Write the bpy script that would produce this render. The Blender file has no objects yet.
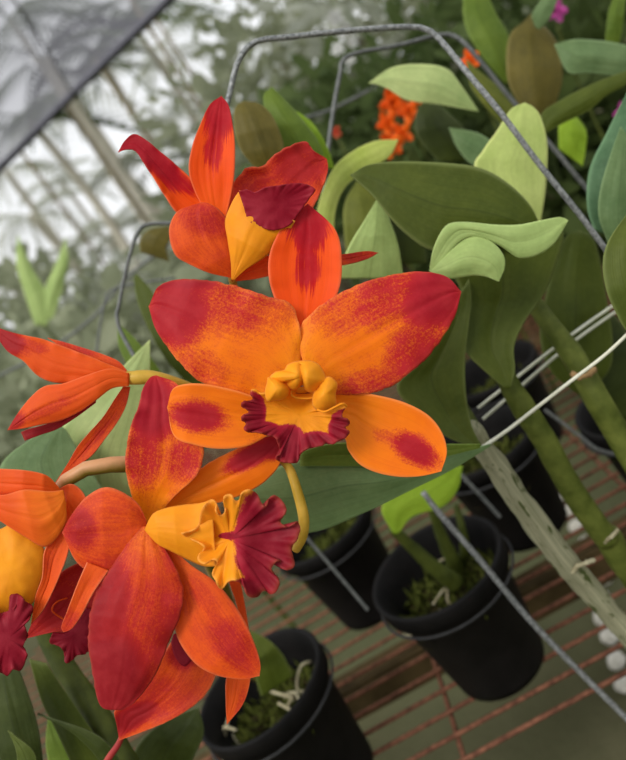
import bpy, bmesh, math, random
import numpy as np
from mathutils import Vector, Matrix, noise
random.seed(7)
col = bpy.context.scene.collection
sc = bpy.context.scene

# ------------------------------------------------------------------ camera
F = 700.0
PITCH, ROLL = math.radians(15.5), math.radians(34)
CAM = Vector((0, 0, 1.45))
fw = Vector((0, math.cos(PITCH), -math.sin(PITCH)))
R0, U0 = Vector((1, 0, 0)), Vector((0, math.sin(PITCH), math.cos(PITCH)))
cr, sr = math.cos(ROLL), math.sin(ROLL)
RV, UV_ = cr*R0 - sr*U0, sr*R0 + cr*U0
def P(x, y, d):
    x, y, d = float(x), float(y), float(d)
    return CAM + d*(fw + RV*((x-313)/F) - UV_*((y-380)/F))
def on_z(x, y, z):
    r = fw + RV*((x-313)/F) - UV_*((y-380)/F)
    return CAM + r*((z-CAM.z)/r.z)

# ------------------------------------------------------------------ object helpers
def thing(name, label, cat, loc=(0,0,0), group=None, rot=(0,0,0)):
    o = bpy.data.objects.new(name, None); col.objects.link(o)
    o.empty_display_size = .02
    o.location = loc; o.rotation_euler = rot
    o['label'] = label; o['category'] = cat
    if group: o['group'] = group
    return o
def tag(o, label, cat, group=None):
    o['label'] = label; o['category'] = cat
    if group: o['group'] = group
    return o
def wpos(o):
    return Vector(o.location) + (wpos(o.parent) if o.parent else Vector())
def mesh(name, verts, faces, mat, parent=None, world=True, smooth=True, uv=None, attrs=None, solid=0, origin=None):
    """verts in world space; stored relative to the parent's (or the given) origin"""
    base = wpos(parent) if (parent and world) else Vector(origin) if origin is not None else Vector()
    me = bpy.data.meshes.new(name)
    me.from_pydata([tuple(Vector(v)-base) for v in verts], [], faces)
    if uv is not None:
        ul = me.uv_layers.new(name='UVMap')
        arr = np.array(uv)[np.array([l.vertex_index for l in me.loops])]
        ul.data.foreach_set('uv', arr.astype(float).ravel())
    if attrs:
        for k, vals in attrs.items():
            a = me.attributes.new(k, 'FLOAT', 'POINT'); a.data.foreach_set('value', vals)
    if smooth: me.polygons.foreach_set('use_smooth', [True]*len(me.polygons))
    me.materials.append(mat); me.update()
    o = bpy.data.objects.new(name, me); col.objects.link(o)
    if parent: o.parent = parent
    elif origin is not None: o.location = origin
    if solid:
        m = o.modifiers.new('solid', 'SOLIDIFY'); m.thickness = solid; m.offset = 0
    return o

def catmull(pts, n):
    p = [np.array(q, float) for q in pts]
    if len(p) == 2: dense = [p[0]*(1-k/60)+p[1]*(k/60) for k in range(61)]
    else:
        e = [2*p[0]-p[1]] + p + [2*p[-1]-p[-2]]
        dense = []
        for i in range(1, len(e)-2):
            for k in range(24):
                t = k/24
                a, b, c, d = e[i-1], e[i], e[i+1], e[i+2]
                dense.append(.5*((2*b)+(-a+c)*t+(2*a-5*b+4*c-d)*t*t+(-a+3*b-3*c+d)*t**3))
        dense.append(p[-1])
    dense = np.array(dense)
    seg = np.r_[0, np.cumsum(np.linalg.norm(np.diff(dense[:, :2], axis=0), axis=1))]
    if seg[-1] == 0: seg = np.arange(len(dense))
    u = np.linspace(0, seg[-1], n)
    return np.stack([np.interp(u, seg, dense[:, k]) for k in range(dense.shape[1])], 1)
def prof(vals, t):
    return float(np.interp(t, np.linspace(0, 1, len(vals)), vals))
def sstep(a, b, x):
    t = min(1, max(0, (x-a)/(b-a))); return t*t*(3-2*t)
def blobval(blobs, x, y):
    v = 0
    for b in blobs:
        bx, by, rx, ry = b[:4]; ang = math.radians(b[4]) if len(b) > 4 else 0; st = b[5] if len(b) > 5 else 1
        dx, dy = x-bx, y-by
        u = (dx*math.cos(ang)+dy*math.sin(ang))/rx; w = (-dx*math.sin(ang)+dy*math.cos(ang))/ry
        v = max(v, st*(1-sstep(.35, 1.35, math.hypot(u, w))))
    return v
# crops of the photograph the outlines were measured in: (x0, y0, scale)
A = (100, 80, 2.408); B = (130, 190, 1.789); Cc = (0, 310, 3.13); D = (30, 360, 1.9)
E = (0, 440, 2.375); G = (220, 340, 4.471); H = (130, 480, 3.478); I = (320, 0, 2.046)
J = (380, 200, 2.533); K = (260, 440, 1.710); L_ = (440, 0, 3.366); M_ = (460, 380, 2.923)
N_ = (180, 0, 2.845); O_ = (0, 220, 3.13); X = (0, 0, 1)

def sheet(name, fr, L, R, d, mat, parent, z=(0,), cup=0, fold=0, ruf=0, rf=6, jag=0, red=(), base_red=0, edge_red=0,
          yel=.0, yt=.4, n=56, m=28, solid=.0006, zl=(0,), zr=(0,), rim=1.0, wob=1.1, crease=.35):
    """a petal or leaf: left and right outline from base to tip, with real depth (mm towards the camera)"""
    x0, y0, s = fr
    l = catmull([(x0+p[0]/s, y0+p[1]/s) for p in L], n+1); r = catmull([(x0+p[0]/s, y0+p[1]/s) for p in R], n+1)
    rr = random.Random(len(name)*7+int(L[1][0]*3+L[1][1]))
    ph = rr.uniform(0, 6); ph2 = rr.uniform(0, 6)
    mm = d/F
    verts, uvs, ar, ay, am = [], [], [], [], []
    for i in range(n+1):
        t = i/n
        a, b = l[i].copy(), r[i].copy()
        if jag and 0 < i < n:
            w = (b-a); ln = np.linalg.norm(w)+1e-6; w = w/ln
            en = math.sin(math.pi*min(1, t*1.02))**.4
            ja = noise.noise(Vector((t*26+ph*10, 0, 0)))+.6*noise.noise(Vector((t*60+ph*10, 3, 0)))
            jb = noise.noise(Vector((t*26+ph2*10, 7, 0)))+.6*noise.noise(Vector((t*60+ph2*10, 9, 0)))
            a = a-w*ja*jag*en; b = b+w*jb*jag*en
        wid = np.linalg.norm(b-a)*mm*1000
        for j in range(m+1):
            u = j/m; c = 2*u-1
            q = a*(1-u)+b*u
            env = math.sin(math.pi*min(1, max(0, t)))**.7
            zz = prof(z, t)+prof(zl, t)*(1-u)+prof(zr, t)*u
            zz += cup*(c*c)*env*min(1, wid/25) + fold*(abs(c)-.5)*env*min(1, wid/25)
            zz += ruf*abs(c)**3*env*(math.sin(rf*6.283*t+ph+(0 if c < 0 else 1.7))+.5*math.sin(rf*11.7*t+ph2+c))
            zz += wob*min(1, wid/20)*(noise.noise(Vector((u*2.2+ph, t*3.2, ph2)))*1.0+.35*noise.noise(Vector((u*9+ph, t*2.5, ph)))) - crease*math.exp(-(c/.07)**2)*env
            verts.append(P(q[0], q[1], d-zz/1000)); uvs.append((u, t))
            cx, cy = (q[0]-x0)*s, (q[1]-y0)*s
            ar.append(max(base_red, blobval(red, cx, cy)) + edge_red*abs(c)**3)
            ay.append(yel*(1-sstep(0, yt, t))); am.append(rim*(abs(c)**26 + (t**60)))
    f = [(i*(m+1)+j, i*(m+1)+j+1, (i+1)*(m+1)+j+1, (i+1)*(m+1)+j) for i in range(n) for j in range(m)]
    return mesh(name, verts, f, mat, parent, uv=uvs, attrs={'red': ar, 'yel': ay, 'rim': am}, solid=solid)

def fan(name, fr, c, outline, d, mat, parent, zc=0, ze=0, pw=2, ruf=0, rf=9, red=(), base_red=0, yel=0, yblob=(), n=200, m=18, solid=.0006, rim=1, zfun=None, jag=0):
    """a lobe grown from a centre to a closed outline"""
    x0, y0, s = fr
    o = catmull([(x0+p[0]/s, y0+p[1]/s) for p in list(outline)+[outline[0]]], n+1)[:-1]
    c0 = np.array((x0+c[0]/s, y0+c[1]/s))
    if jag:
        for i in range(n):
            o[i] += (o[i]-c0)/np.linalg.norm(o[i]-c0)*jag*(noise.noise(Vector((i*.35, c[0], 0)))+.6*noise.noise(Vector((i*.9, c[1], 5))))
    verts, uvs, ar, ay, am = [], [], [], [], []
    for k in range(m+1):
        q = k/m
        for i in range(n):
            p = c0*(1-q)+o[i]*q
            th = i/n
            zz = zc+(ze-zc)*q**pw + ruf*q**5*(math.sin(th*6.283*rf+2.5*noise.noise(Vector((th*9, c[0], 0))))+.5*math.sin(th*6.283*rf*2.3+1))
            if zfun: zz += zfun((p[0]-x0)*s, (p[1]-y0)*s)
            zz += .3*noise.noise(Vector((p[0]*.1, p[1]*.1, 3)))
            verts.append(P(p[0], p[1], d-zz/1000)); uvs.append((th*3, q))
            cx, cy = (p[0]-x0)*s, (p[1]-y0)*s
            ar.append(max(base_red, blobval(red, cx, cy)))
            ay.append(max(yel, blobval(yblob, cx, cy))); am.append(rim*q**22)
    f = [(k*n+i, k*n+(i+1) % n, (k+1)*n+(i+1) % n, (k+1)*n+i) for k in range(m) for i in range(n)]
    return mesh(name, verts, f, mat, parent, uv=uvs, attrs={'red': ar, 'yel': ay, 'rim': am}, solid=solid)

def tube_w(name, pts, rad, mat, parent=None, n=40, k=14, bump=0, origin=None, uvl=1, cat=True, caps=True):
    """tube through world points; rad scalar or list along the length"""
    if cat and len(pts) > 2: ps = [Vector(p) for p in catmull3(pts, n)]
    else: ps = [Vector(p) for p in pts]; n = len(ps)
    n = len(ps)
    verts, faces, uvs = [], [], []
    up = None
    for i, p in enumerate(ps):
        t = (ps[min(i+1, n-1)]-ps[max(i-1, 0)]).normalized()
        if up is None: up = t.orthogonal().normalized()
        up = (up - t*up.dot(t)).normalized(); sd = t.cross(up)
        r = prof(rad, i/(n-1)) if isinstance(rad, (list, tuple)) else rad
        for j in range(k):
            a = 6.28318*j/k
            rr = r*(1+bump*noise.noise(Vector((math.cos(a)*1.5, math.sin(a)*1.5, i*.35))))
            verts.append(p+up*math.cos(a)*rr+sd*math.sin(a)*rr); uvs.append((j/k, i/(n-1)*uvl))
    for i in range(n-1):
        for j in range(k):
            faces.append((i*k+j, i*k+(j+1) % k, (i+1)*k+(j+1) % k, (i+1)*k+j))
    if caps: faces.append(tuple(range(k))[::-1]); faces.append(tuple((n-1)*k+j for j in range(k)))
    return mesh(name, verts, faces, mat, parent, uv=uvs, origin=origin)
def catmull3(pts, n):
    p = [np.array(q, float) for q in pts]
    e = [2*p[0]-p[1]] + p + [2*p[-1]-p[-2]]
    dense = []
    for i in range(1, len(e)-2):
        for k in range(16):
            t = k/16; a, b, c, dd = e[i-1], e[i], e[i+1], e[i+2]
            dense.append(.5*((2*b)+(-a+c)*t+(2*a-5*b+4*c-dd)*t*t+(-a+3*b-3*c+dd)*t**3))
    dense.append(p[-1]); dense = np.array(dense)
    seg = np.r_[0, np.cumsum(np.linalg.norm(np.diff(dense, axis=0), axis=1))]
    u = np.linspace(0, seg[-1], n)
    return np.stack([np.interp(u, seg, dense[:, k]) for k in range(3)], 1)
def tube(name, fr, pts, radpx, mat, parent=None, **kw):
    """points (x, y, depth in m); radius given in photo pixels at that depth"""
    x0, y0, s = fr
    w = [P(x0+p[0]/s, y0+p[1]/s, p[2]) for p in pts]
    dm = [p[2] for p in pts]
    if isinstance(radpx, (list, tuple)): rad = [r*prof(dm, i/(len(radpx)-1))/F for i, r in enumerate(radpx)]
    else: rad = [radpx*q/F for q in dm]
    if parent is None and 'origin' not in kw: kw['origin'] = w[-1]
    return tube_w(name, w, rad, mat, parent, **kw)

# ------------------------------------------------------------------ materials
def srgb(r, g, b):
    return tuple(((c/255/12.92) if c/255 <= .04045 else ((c/255+.055)/1.055)**2.4) for c in (r, g, b))+(1,)
class NT:
    def __init__(s, name):
        s.m = bpy.data.materials.new(name); s.m.use_nodes = True; s.t = s.m.node_tree; s.t.nodes.clear()
        s.out = s.n('ShaderNodeOutputMaterial')
    def n(s, ty, **kw):
        x = s.t.nodes.new(ty)
        for k, v in kw.items(): setattr(x, k, v)
        return x
    def l(s, a, b): s.t.links.new(a, b)
    def val(s, sock, v):
        if hasattr(v, 'is_output') or isinstance(v, bpy.types.NodeSocket): s.l(v, sock)
        else: sock.default_value = v
    def math(s, op, a, b=0., clamp=False):
        x = s.n('ShaderNodeMath', operation=op, use_clamp=clamp); s.val(x.inputs[0], a); s.val(x.inputs[1], b); return x.outputs[0]
    def mix(s, f, a, b):
        x = s.n('ShaderNodeMix', data_type='RGBA'); s.val(x.inputs[0], f); s.val(x.inputs[6], a); s.val(x.inputs[7], b); return x.outputs[2]
    def noise(s, scale, vec=None, detail=3, rough=.6, sc3=None):
        x = s.n('ShaderNodeTexNoise'); x.inputs['Scale'].default_value = scale; x.inputs['Detail'].default_value = detail; x.inputs['Roughness'].default_value = rough
        if vec is not None:
            if sc3:
                mp = s.n('ShaderNodeMapping'); mp.inputs['Scale'].default_value = sc3; s.l(vec, mp.inputs['Vector']); vec = mp.outputs[0]
            s.l(vec, x.inputs['Vector'])
        return x.outputs[0]
    def attr(s, name): return s.n('ShaderNodeAttribute', attribute_name=name).outputs['Fac']
    def ramp(s, f, lo, hi):
        x = s.n('ShaderNodeMapRange', clamp=True); s.val(x.inputs[0], f); x.inputs[1].default_value = lo; x.inputs[2].default_value = hi; return x.outputs[0]
    def bump(s, h, strength, dist=.001):
        x = s.n('ShaderNodeBump'); x.inputs['Strength'].default_value = strength; x.inputs['Distance'].default_value = dist; s.l(h, x.inputs['Height']); return x.outputs[0]
    def finish(s, color, rough=.5, spec=.3, trans=0, tcol=None, normal=None, metallic=0, alpha=None, sheen=0):
        b = s.n('ShaderNodeBsdfPrincipled'); s.val(b.inputs['Base Color'], color); s.val(b.inputs['Roughness'], rough)
        b.inputs['Specular IOR Level'].default_value = spec; b.inputs['Metallic'].default_value = metallic
        if normal is not None: s.l(normal, b.inputs['Normal'])
        res = b.outputs[0]
        if trans:
            tr = s.n('ShaderNodeBsdfTranslucent'); s.val(tr.inputs[0], tcol if tcol is not None else color)
            mx = s.n('ShaderNodeMixShader'); mx.inputs[0].default_value = trans; s.l(res, mx.inputs[1]); s.l(tr.outputs[0], mx.inputs[2]); res = mx.outputs[0]
        if alpha is not None:
            tp = s.n('ShaderNodeBsdfTransparent'); mx = s.n('ShaderNodeMixShader'); s.val(mx.inputs[0], alpha); s.l(tp.outputs[0], mx.inputs[1]); s.l(res, mx.inputs[2]); res = mx.outputs[0]
        s.l(res, s.out.inputs[0]); return s.m

def petal_mat(name, orange, crimson, yellow, dark, trans=.3, streak=1.0, speck=.9, sharp=3.2, vs=1.0):
    t = NT(name)
    uv = t.n('ShaderNodeTexCoord').outputs['UV']; ob = t.n('ShaderNodeTexCoord').outputs['Object']
    red, yel, rim = t.attr('red'), t.attr('yel'), t.attr('rim')
    ns = t.noise(1, uv, 3, .6, (38, 3.2, 1)); nf = t.noise(1000, ob, 4, .85); nm = t.noise(120, ob, 3, .6)
    h = t.math('ADD', t.math('MULTIPLY', t.math('SUBTRACT', ns, .5), streak), t.math('MULTIPLY', t.math('SUBTRACT', nf, .5), speck))
    h = t.math('ADD', h, t.math('MULTIPLY', t.math('SUBTRACT', nm, .5), .5))
    f = t.math('ADD', t.math('MULTIPLY', t.math('SUBTRACT', t.math('ADD', red, h), .5), sharp), .5, clamp=True)
    f = t.math('MULTIPLY', f, t.ramp(red, .02, .3))
    c = t.mix(yel, orange, yellow)
    c = t.mix(t.math('MULTIPLY', t.ramp(nm, .3, .75), .35), c, t.mix(.5, orange, crimson))
    cr_ = t.mix(t.ramp(t.math('ADD', red, t.math('MULTIPLY', nf, .35)), .75, 1.35), crimson, dark)
    cr_ = t.mix(t.math('MULTIPLY', t.ramp(nm, .42, .72), .3), cr_, t.mix(.3, crimson, (.85, .16, .18, 1)))  # pink blotches paint a sheen into the crimson
    c = t.mix(f, c, cr_)
    vein = t.noise(1, uv, 2, .5, (70, 1.2, 1))
    c = t.mix(t.math('MULTIPLY', t.ramp(vein, .5, .75), .14*vs), c, t.mix(.6, dark, crimson))
    c = t.mix(t.math('MULTIPLY', rim, t.math('SUBTRACT', .55, t.math('MULTIPLY', f, .42))), c, t.mix(.25, orange, (1, .75, .45, 1)))
    nrm = t.bump(t.math('ADD', t.math('MULTIPLY', vein, .5*vs), t.math('MULTIPLY', nf, .5)), .22, .0005)
    return t.finish(c, .5, .15, trans, None, nrm)
OR, YE, CR, DK = srgb(255, 134, 16), srgb(255, 176, 28), srgb(206, 36, 38), srgb(150, 14, 40)
M_pet = petal_mat('orange_crimson_petal', OR, CR, YE, srgb(176, 28, 44), streak=.55, speck=1.5, sharp=1.9)
M_pet2 = petal_mat('deep_orange_petal', srgb(242, 98, 30), srgb(200, 38, 32), srgb(255, 150, 34), srgb(156, 26, 34), streak=.6, speck=1.1, sharp=1.8)
M_redpet = petal_mat('red_top_petal', srgb(250, 90, 14), srgb(206, 22, 24), srgb(255, 140, 16), srgb(172, 14, 36), streak=1.6, speck=.3, sharp=4)
M_lip = petal_mat('yellow_crimson_lip', srgb(252, 164, 28), srgb(178, 26, 50), srgb(255, 178, 40), srgb(138, 14, 36), trans=.25, streak=.3, speck=.5, sharp=6, vs=0.15)

def leaf_mat(name, c1, c2, under=None, rough=.5, trans=.2, spots=None, midrib=.35, spec=.18):
    t = NT(name)
    uv = t.n('ShaderNodeTexCoord').outputs['UV']; ob = t.n('ShaderNodeTexCoord').outputs['Object']
    n1 = t.noise(28, ob, 3); n2 = t.noise(1, uv, 2, .5, (46, 1.2, 1)); n3 = t.noise(350, ob, 3)
    c = t.mix(t.ramp(n1, .3, .7), c1, c2)
    c = t.mix(t.math('MULTIPLY', t.ramp(n2, .4, .7), .22), c, tuple(v*.55 for v in c1[:3])+(1,))
    c = t.mix(t.math('MULTIPLY', t.ramp(n3, .45, .8), .18), c, tuple(min(1, v*1.5+.02) for v in c2[:3])+(1,))
    sx = t.n('ShaderNodeSeparateXYZ'); t.l(uv, sx.inputs[0])
    mr = t.math('SUBTRACT', 1., t.math('MULTIPLY', t.math('ABSOLUTE', t.math('SUBTRACT', sx.outputs[0], .5)), 45.), clamp=True)
    c = t.mix(t.math('MULTIPLY', mr, midrib), c, tuple(v*.5 for v in c1[:3])+(1,))
    rim = t.attr('rim'); c = t.mix(t.math('MULTIPLY', rim, .5), c, tuple(min(1, v*1.7+.06) for v in c2[:3])+(1,))
    if spots:
        sp = t.noise(55, ob, 1); c = t.mix(t.ramp(sp, .70, .76), c, spots)
    nrm = t.bump(t.math('ADD', n2, t.math('MULTIPLY', n3, .3)), .25, .001)
    return t.finish(c, rough, spec, trans, None, nrm)
LG = dict(
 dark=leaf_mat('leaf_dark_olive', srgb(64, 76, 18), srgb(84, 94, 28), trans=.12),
 mid=leaf_mat('leaf_mid_green', srgb(84, 106, 30), srgb(110, 130, 44)),
 olive=leaf_mat('leaf_olive', srgb(86, 96, 30), srgb(116, 120, 44)),
 pale=leaf_mat('leaf_pale_green', srgb(152, 176, 100), srgb(178, 198, 122), rough=.5),
 light=leaf_mat('leaf_light_underside', srgb(170, 188, 100), srgb(196, 208, 124), rough=.5, midrib=.1),
 grey=leaf_mat('leaf_grey_green', srgb(86, 112, 66), srgb(116, 138, 90)),
 blue=leaf_mat('leaf_blue_green', srgb(68, 100, 66), srgb(100, 134, 94)),
 yellow=leaf_mat('leaf_yellow_green', srgb(170, 186, 80), srgb(196, 204, 112)),
 lime=leaf_mat('leaf_lime', srgb(140, 172, 44), srgb(166, 196, 60), trans=.35),
 brown=leaf_mat('leaf_bronze', srgb(84, 78, 34), srgb(112, 100, 40)),
 level=leaf_mat('leaf_level_green', srgb(98, 126, 74), srgb(124, 150, 96)),
 spot=leaf_mat('leaf_spotted', srgb(150, 172, 104), srgb(186, 198, 130), spots=srgb(120, 80, 50)),
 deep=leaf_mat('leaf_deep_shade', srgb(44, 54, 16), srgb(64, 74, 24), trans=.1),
)
def simple(name, c1, c2, scale=60, rough=.6, spec=.3, metallic=0, bump=.2, dist=.001, detail=4, trans=0, lo=.35, hi=.65):
    t = NT(name); ob = t.n('ShaderNodeTexCoord').outputs['Object']
    n = t.noise(scale, ob, detail); c = t.mix(t.ramp(n, lo, hi), c1, c2)
    return t.finish(c, rough, spec, trans, None, t.bump(n, bump, dist), metallic)
M_wire = simple('galvanised_wire', srgb(92, 94, 94), srgb(160, 162, 160), 500, .5, .5, .35, .4, .0005)
M_wire_dark = simple('dull_wire', srgb(84, 86, 84), srgb(118, 120, 116), 300, .55, .4, .3, .3, .0005)
M_ring = simple('dark_ring_wire', srgb(34, 34, 34), srgb(50, 50, 50), 200, .6, .3)
M_rust = simple('rusty_rod', srgb(86, 54, 40), srgb(136, 90, 68), 160, .85, .2, .1, .5, .001)
M_pot = simple('black_plastic', srgb(16, 15, 14), srgb(24, 22, 21), 40, .6, .12, 0, .1)
M_beam = simple('weathered_timber', srgb(66, 54, 32), srgb(92, 76, 48), 30, .85, .15, 0, .4, .002)
M_stone = simple('white_stone', srgb(168, 164, 150), srgb(206, 202, 190), 50, .9, .1, 0, .4, .002)
M_soil = simple('bark_mix', srgb(26, 23, 14), srgb(70, 64, 36), 120, .95, .1, 0, .8, .004)
M_moss = simple('moss', srgb(52, 60, 20), srgb(102, 108, 48), 200, .9, .1, 0, .6, .003, trans=.1)
M_tie = simple('white_plastic_tie', srgb(206, 206, 180), srgb(226, 226, 205), 100, .45, .4, 0, .1)
M_root = simple('pale_root', srgb(150, 140, 108), srgb(190, 182, 150), 150, .8, .2, 0, .3)
M_cane = simple('green_cane', srgb(70, 80, 26), srgb(108, 116, 50), 60, .55, .2, 0, .3, .002)
M_cane_dark = simple('dark_cane', srgb(56, 64, 22), srgb(82, 90, 34), 60, .55, .2, 0, .3, .002)
M_ped = simple('yellow_pedicel', srgb(186, 150, 40), srgb(222, 178, 70), 60, .45, .3, 0, .15, trans=.2)
M_pink = simple('magenta_petal', srgb(200, 70, 160), srgb(224, 110, 190), 60, .5, .3, trans=.3)
M_white = simple('white_petal', srgb(224, 224, 218), srgb(240, 240, 236), 60, .5, .3, trans=.3)
M_bgor = simple('far_orange_petal', srgb(246, 96, 20), srgb(252, 130, 30), 60, .5, .3, trans=.3)
M_bark = None
t = NT('papery_grey_sheath'); uv = t.n('ShaderNodeTexCoord').outputs['UV']
n1 = t.noise(1, uv, 5, .65, (9, 14, 1)); n2 = t.noise(1, uv, 3, .6, (40, 5, 1))
c = t.mix(t.ramp(n2, .35, .65), srgb(122, 122, 92), srgb(168, 164, 134)); c = t.mix(t.ramp(n1, .56, .6), c, srgb(70, 78, 36))
M_bark = t.finish(c, .8, .2, 0, None, t.bump(n1, .5, .002))
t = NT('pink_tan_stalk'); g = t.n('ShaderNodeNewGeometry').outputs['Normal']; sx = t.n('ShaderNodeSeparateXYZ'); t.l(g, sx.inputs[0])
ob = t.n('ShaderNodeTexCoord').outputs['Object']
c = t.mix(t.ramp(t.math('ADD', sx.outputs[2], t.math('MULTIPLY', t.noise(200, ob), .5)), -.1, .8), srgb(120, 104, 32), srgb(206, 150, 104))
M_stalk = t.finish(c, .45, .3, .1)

# ------------------------------------------------------------------ orchid flowers
DM = .300
f1 = thing('orchid_flower', 'large open orange orchid with crimson-tipped petals facing the viewer, in the centre', 'flower', P(303, 392, DM+.012), 'orange cattleya blooms on the hanging stalks')
sheet('sepal', B, [(300,345),(300,262),(268,215),(249,160),(251,110),(278,58),(318,25)], [(322,345),(325,262),(350,225),(373,180),(379,130),(368,72),(318,25)], DM, M_redpet, f1,
      z=(-1,-5,-7,-7,-9), cup=3, red=[(320,65,44,66),(318,135,28,62,0,.8)], yel=.2, yt=.5, ruf=.4)
sheet('petal', B, [(300,345),(306,262),(288,205),(245,190),(190,172),(140,162),(90,160),(52,172),(34,208)], [(300,368),(262,366),(220,368),(165,357),(125,342),(95,315),(68,282),(46,248),(34,208)], DM, M_pet, f1,
      z=(0,2,3,1,-4), cup=-2.5, red=[(85,215,78,85,25,1.0),(170,205,125,70,15,.6),(90,160,90,34,0,1.1),(235,205,90,50,20,.48),(130,310,70,40,30,.5)], base_red=.2, edge_red=.12, yel=.8, yt=.4, ruf=.9, rf=4, jag=1.3, n=90, m=40)
sheet('petal', B, [(318,345),(302,258),(330,216),(375,185),(420,165),(470,152),(520,146),(565,155),(592,182)], [(318,368),(365,366),(420,365),(465,352),(503,325),(533,298),(560,262),(581,225),(592,182)], DM, M_pet, f1,
      z=(0,2,3,2,-3), cup=-2.5, red=[(545,190,85,72,-35,1.1),(470,190,120,60,-20,.7),(510,285,60,85,35,.72),(390,215,90,60,-30,.46),(430,345,90,34,-10,.56)], base_red=.2, edge_red=.15, yel=.8, yt=.4, ruf=.9, rf=4, jag=1.3, n=90, m=40)
sheet('sepal', B, [(310,365),(240,372),(190,359),(140,348),(100,347),(76,357),(67,390)], [(310,420),(255,436),(210,458),(160,463),(115,456),(79,440),(67,390)], DM, M_pet, f1,
      z=(-3,-1,1,2,0), cup=2.5, red=[(122,405,62,34,8,1.0),(240,440,60,25,-30,.3)], base_red=.04, yel=.4, yt=.6)
sheet('sepal', B, [(330,365),(400,364),(440,367),(490,380),(532,402),(557,432),(567,468),(557,503)], [(320,410),(380,440),(390,465),(410,490),(440,505),(480,513),(520,512),(557,503)], DM, M_pet, f1,
      z=(-3,-2,0,2,4), cup=2.5, red=[(510,465,58,30,32,1.0),(455,440,30,16,20,.5)], base_red=.05, yel=.4, yt=.7)
lp = fan('lip', G, (355,335), [(215,232),(178,238),(160,222),(140,222),(136,242),(148,262),(128,272),(100,276),(96,298),(122,312),(126,328),(98,338),(96,358),(116,372),(106,396),(126,412),(165,412),(205,425),(245,436),(262,470),(270,508),(248,528),(270,545),(310,550),(345,548),(358,512),(385,490),(425,480),(458,472),(470,462),(505,466),(528,452),(560,440),(578,412),(560,392),(582,372),(566,352),(545,345),(552,318),(567,292),(548,282),(520,290),(500,300),(462,300),(432,270),(412,225),(370,215),(300,218)],
   DM-.008, M_lip, f1, zc=0, ze=4, ruf=1.3, rf=19, red=[(330,540,110,110,0,1.5),(140,330,70,110,0,1.5),(200,420,90,60,0,1.4),(560,400,80,95,0,1.5),(430,470,110,66,0,1.4),(300,440,90,70,0,1.2)], rim=.4, jag=.6,
   zfun=lambda x, y: -6*math.exp(-(((x-370)/90)**2+((y-260)/55)**2)))
fan('column', G, (370,160), [(222,168),(248,146),(288,136),(305,112),(345,98),(400,95),(440,112),(464,150),(478,190),(450,214),(420,232),(385,222),(370,198),(335,220),(308,212),(290,190),(250,188)], DM-.012, M_lip, f1, zc=8, ze=0, pw=2.2, rim=1,
    zfun=lambda x, y: -2.5*math.exp(-((x-362-(y-130)*.1)/14)**2)*(1 if y > 110 else .4), yel=.6, solid=.0008)
fan('side_lobe', G, (256,220), [(215,168),(260,176),(300,205),(306,235),(282,262),(242,270),(212,272),(203,232),(211,195)], DM-.013, M_lip, lp, zc=6, ze=0, yel=.6, rim=1)
fan('side_lobe', G, (470,240), [(446,186),(488,166),(522,195),(515,240),(514,292),(472,317),(436,312),(415,285),(420,240),(438,212)], DM-.013, M_lip, lp, zc=6, ze=0, yel=.5, rim=1)
tube('lobe_rim', G, [(435,312,DM-.016),(470,320,DM-.018),(510,302,DM-.019),(545,286,DM-.019),(566,296,DM-.017)], 1.1, M_lip, lp, k=8)
fan('throat', G, (372,228), [(320,222),(370,212),(425,222),(440,250),(400,262),(345,260),(318,245)], DM-.0085, M_lip, lp, zc=-3, ze=2, red=[(372,238,45,5,0,1.1)], yel=.3, rim=0)
tube('pedicel', D, [(470,180,DM+.012),(492,205,DM+.014),(508,250,DM+.012),(520,300,DM+.01),(517,335,DM+.012),(505,360,DM+.016)], [4.2,4.6,5.2,5.6,5.4,4.6], M_ped, f1)

DT = .318
f2 = thing('orchid_flower', 'orange orchid with an erect red-tipped sepal and crimson lip, topmost of the blooms', 'flower', P(232, 280, DT+.01), 'orange cattleya blooms on the hanging stalks')
sheet('petal', A, [(300,345),(225,334),(188,322),(160,285),(132,240),(106,200),(84,170),(62,168),(44,174)], [(310,330),(262,290),(222,240),(178,200),(140,168),(108,142),(82,130),(60,146),(44,174)], DT+.002, M_redpet, f2,
      z=(0,0,3,6,6), cup=2, fold=1.5, red=[(90,160,90,50,40,1.3),(150,205,100,34,48,1.1),(190,235,80,20,48,.8)], ruf=.5, yel=.2)
sheet('sepal', A, [(268,345),(228,268),(214,215),(222,160),(240,110),(264,60),(292,39)], [(300,345),(314,285),(323,230),(325,160),(320,110),(310,62),(292,39)], DT, M_redpet, f2,
      z=(0,1,2,1,-2), cup=2.5, red=[(290,80,48,90,8,1.0),(275,165,30,70,5,.75)], yel=.3, yt=.4)
sheet('petal', A, [(300,380),(298,330),(308,278),(328,238),(355,212),(393,206),(420,180),(465,155),(497,149),(512,168),(546,190)], [(320,400),(360,395),(400,385),(440,372),(470,350),(500,320),(520,295),(535,262),(545,235),(549,210),(546,190)], DT+.003, M_pet2, f2,
      z=(-1,-3,-5,-5,-8), cup=3, red=[(480,200,110,90,0,.85),(370,240,80,50,-30,.7)], base_red=.45, ruf=1.6, rf=4, jag=1.2, n=80)
sheet('sepal', A, [(322,478),(262,464),(212,442),(182,422),(168,382),(170,345),(192,313),(245,296)], [(320,462),(327,420),(325,382),(316,350),(290,316),(272,303),(258,297),(245,296)], DT-.006, M_pet2, f2,
      z=(-3,1,3,3,2), cup=-2, red=[(262,340,80,55,15,.7),(235,330,60,50,0,.65)], base_red=.3, yel=0)
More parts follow.
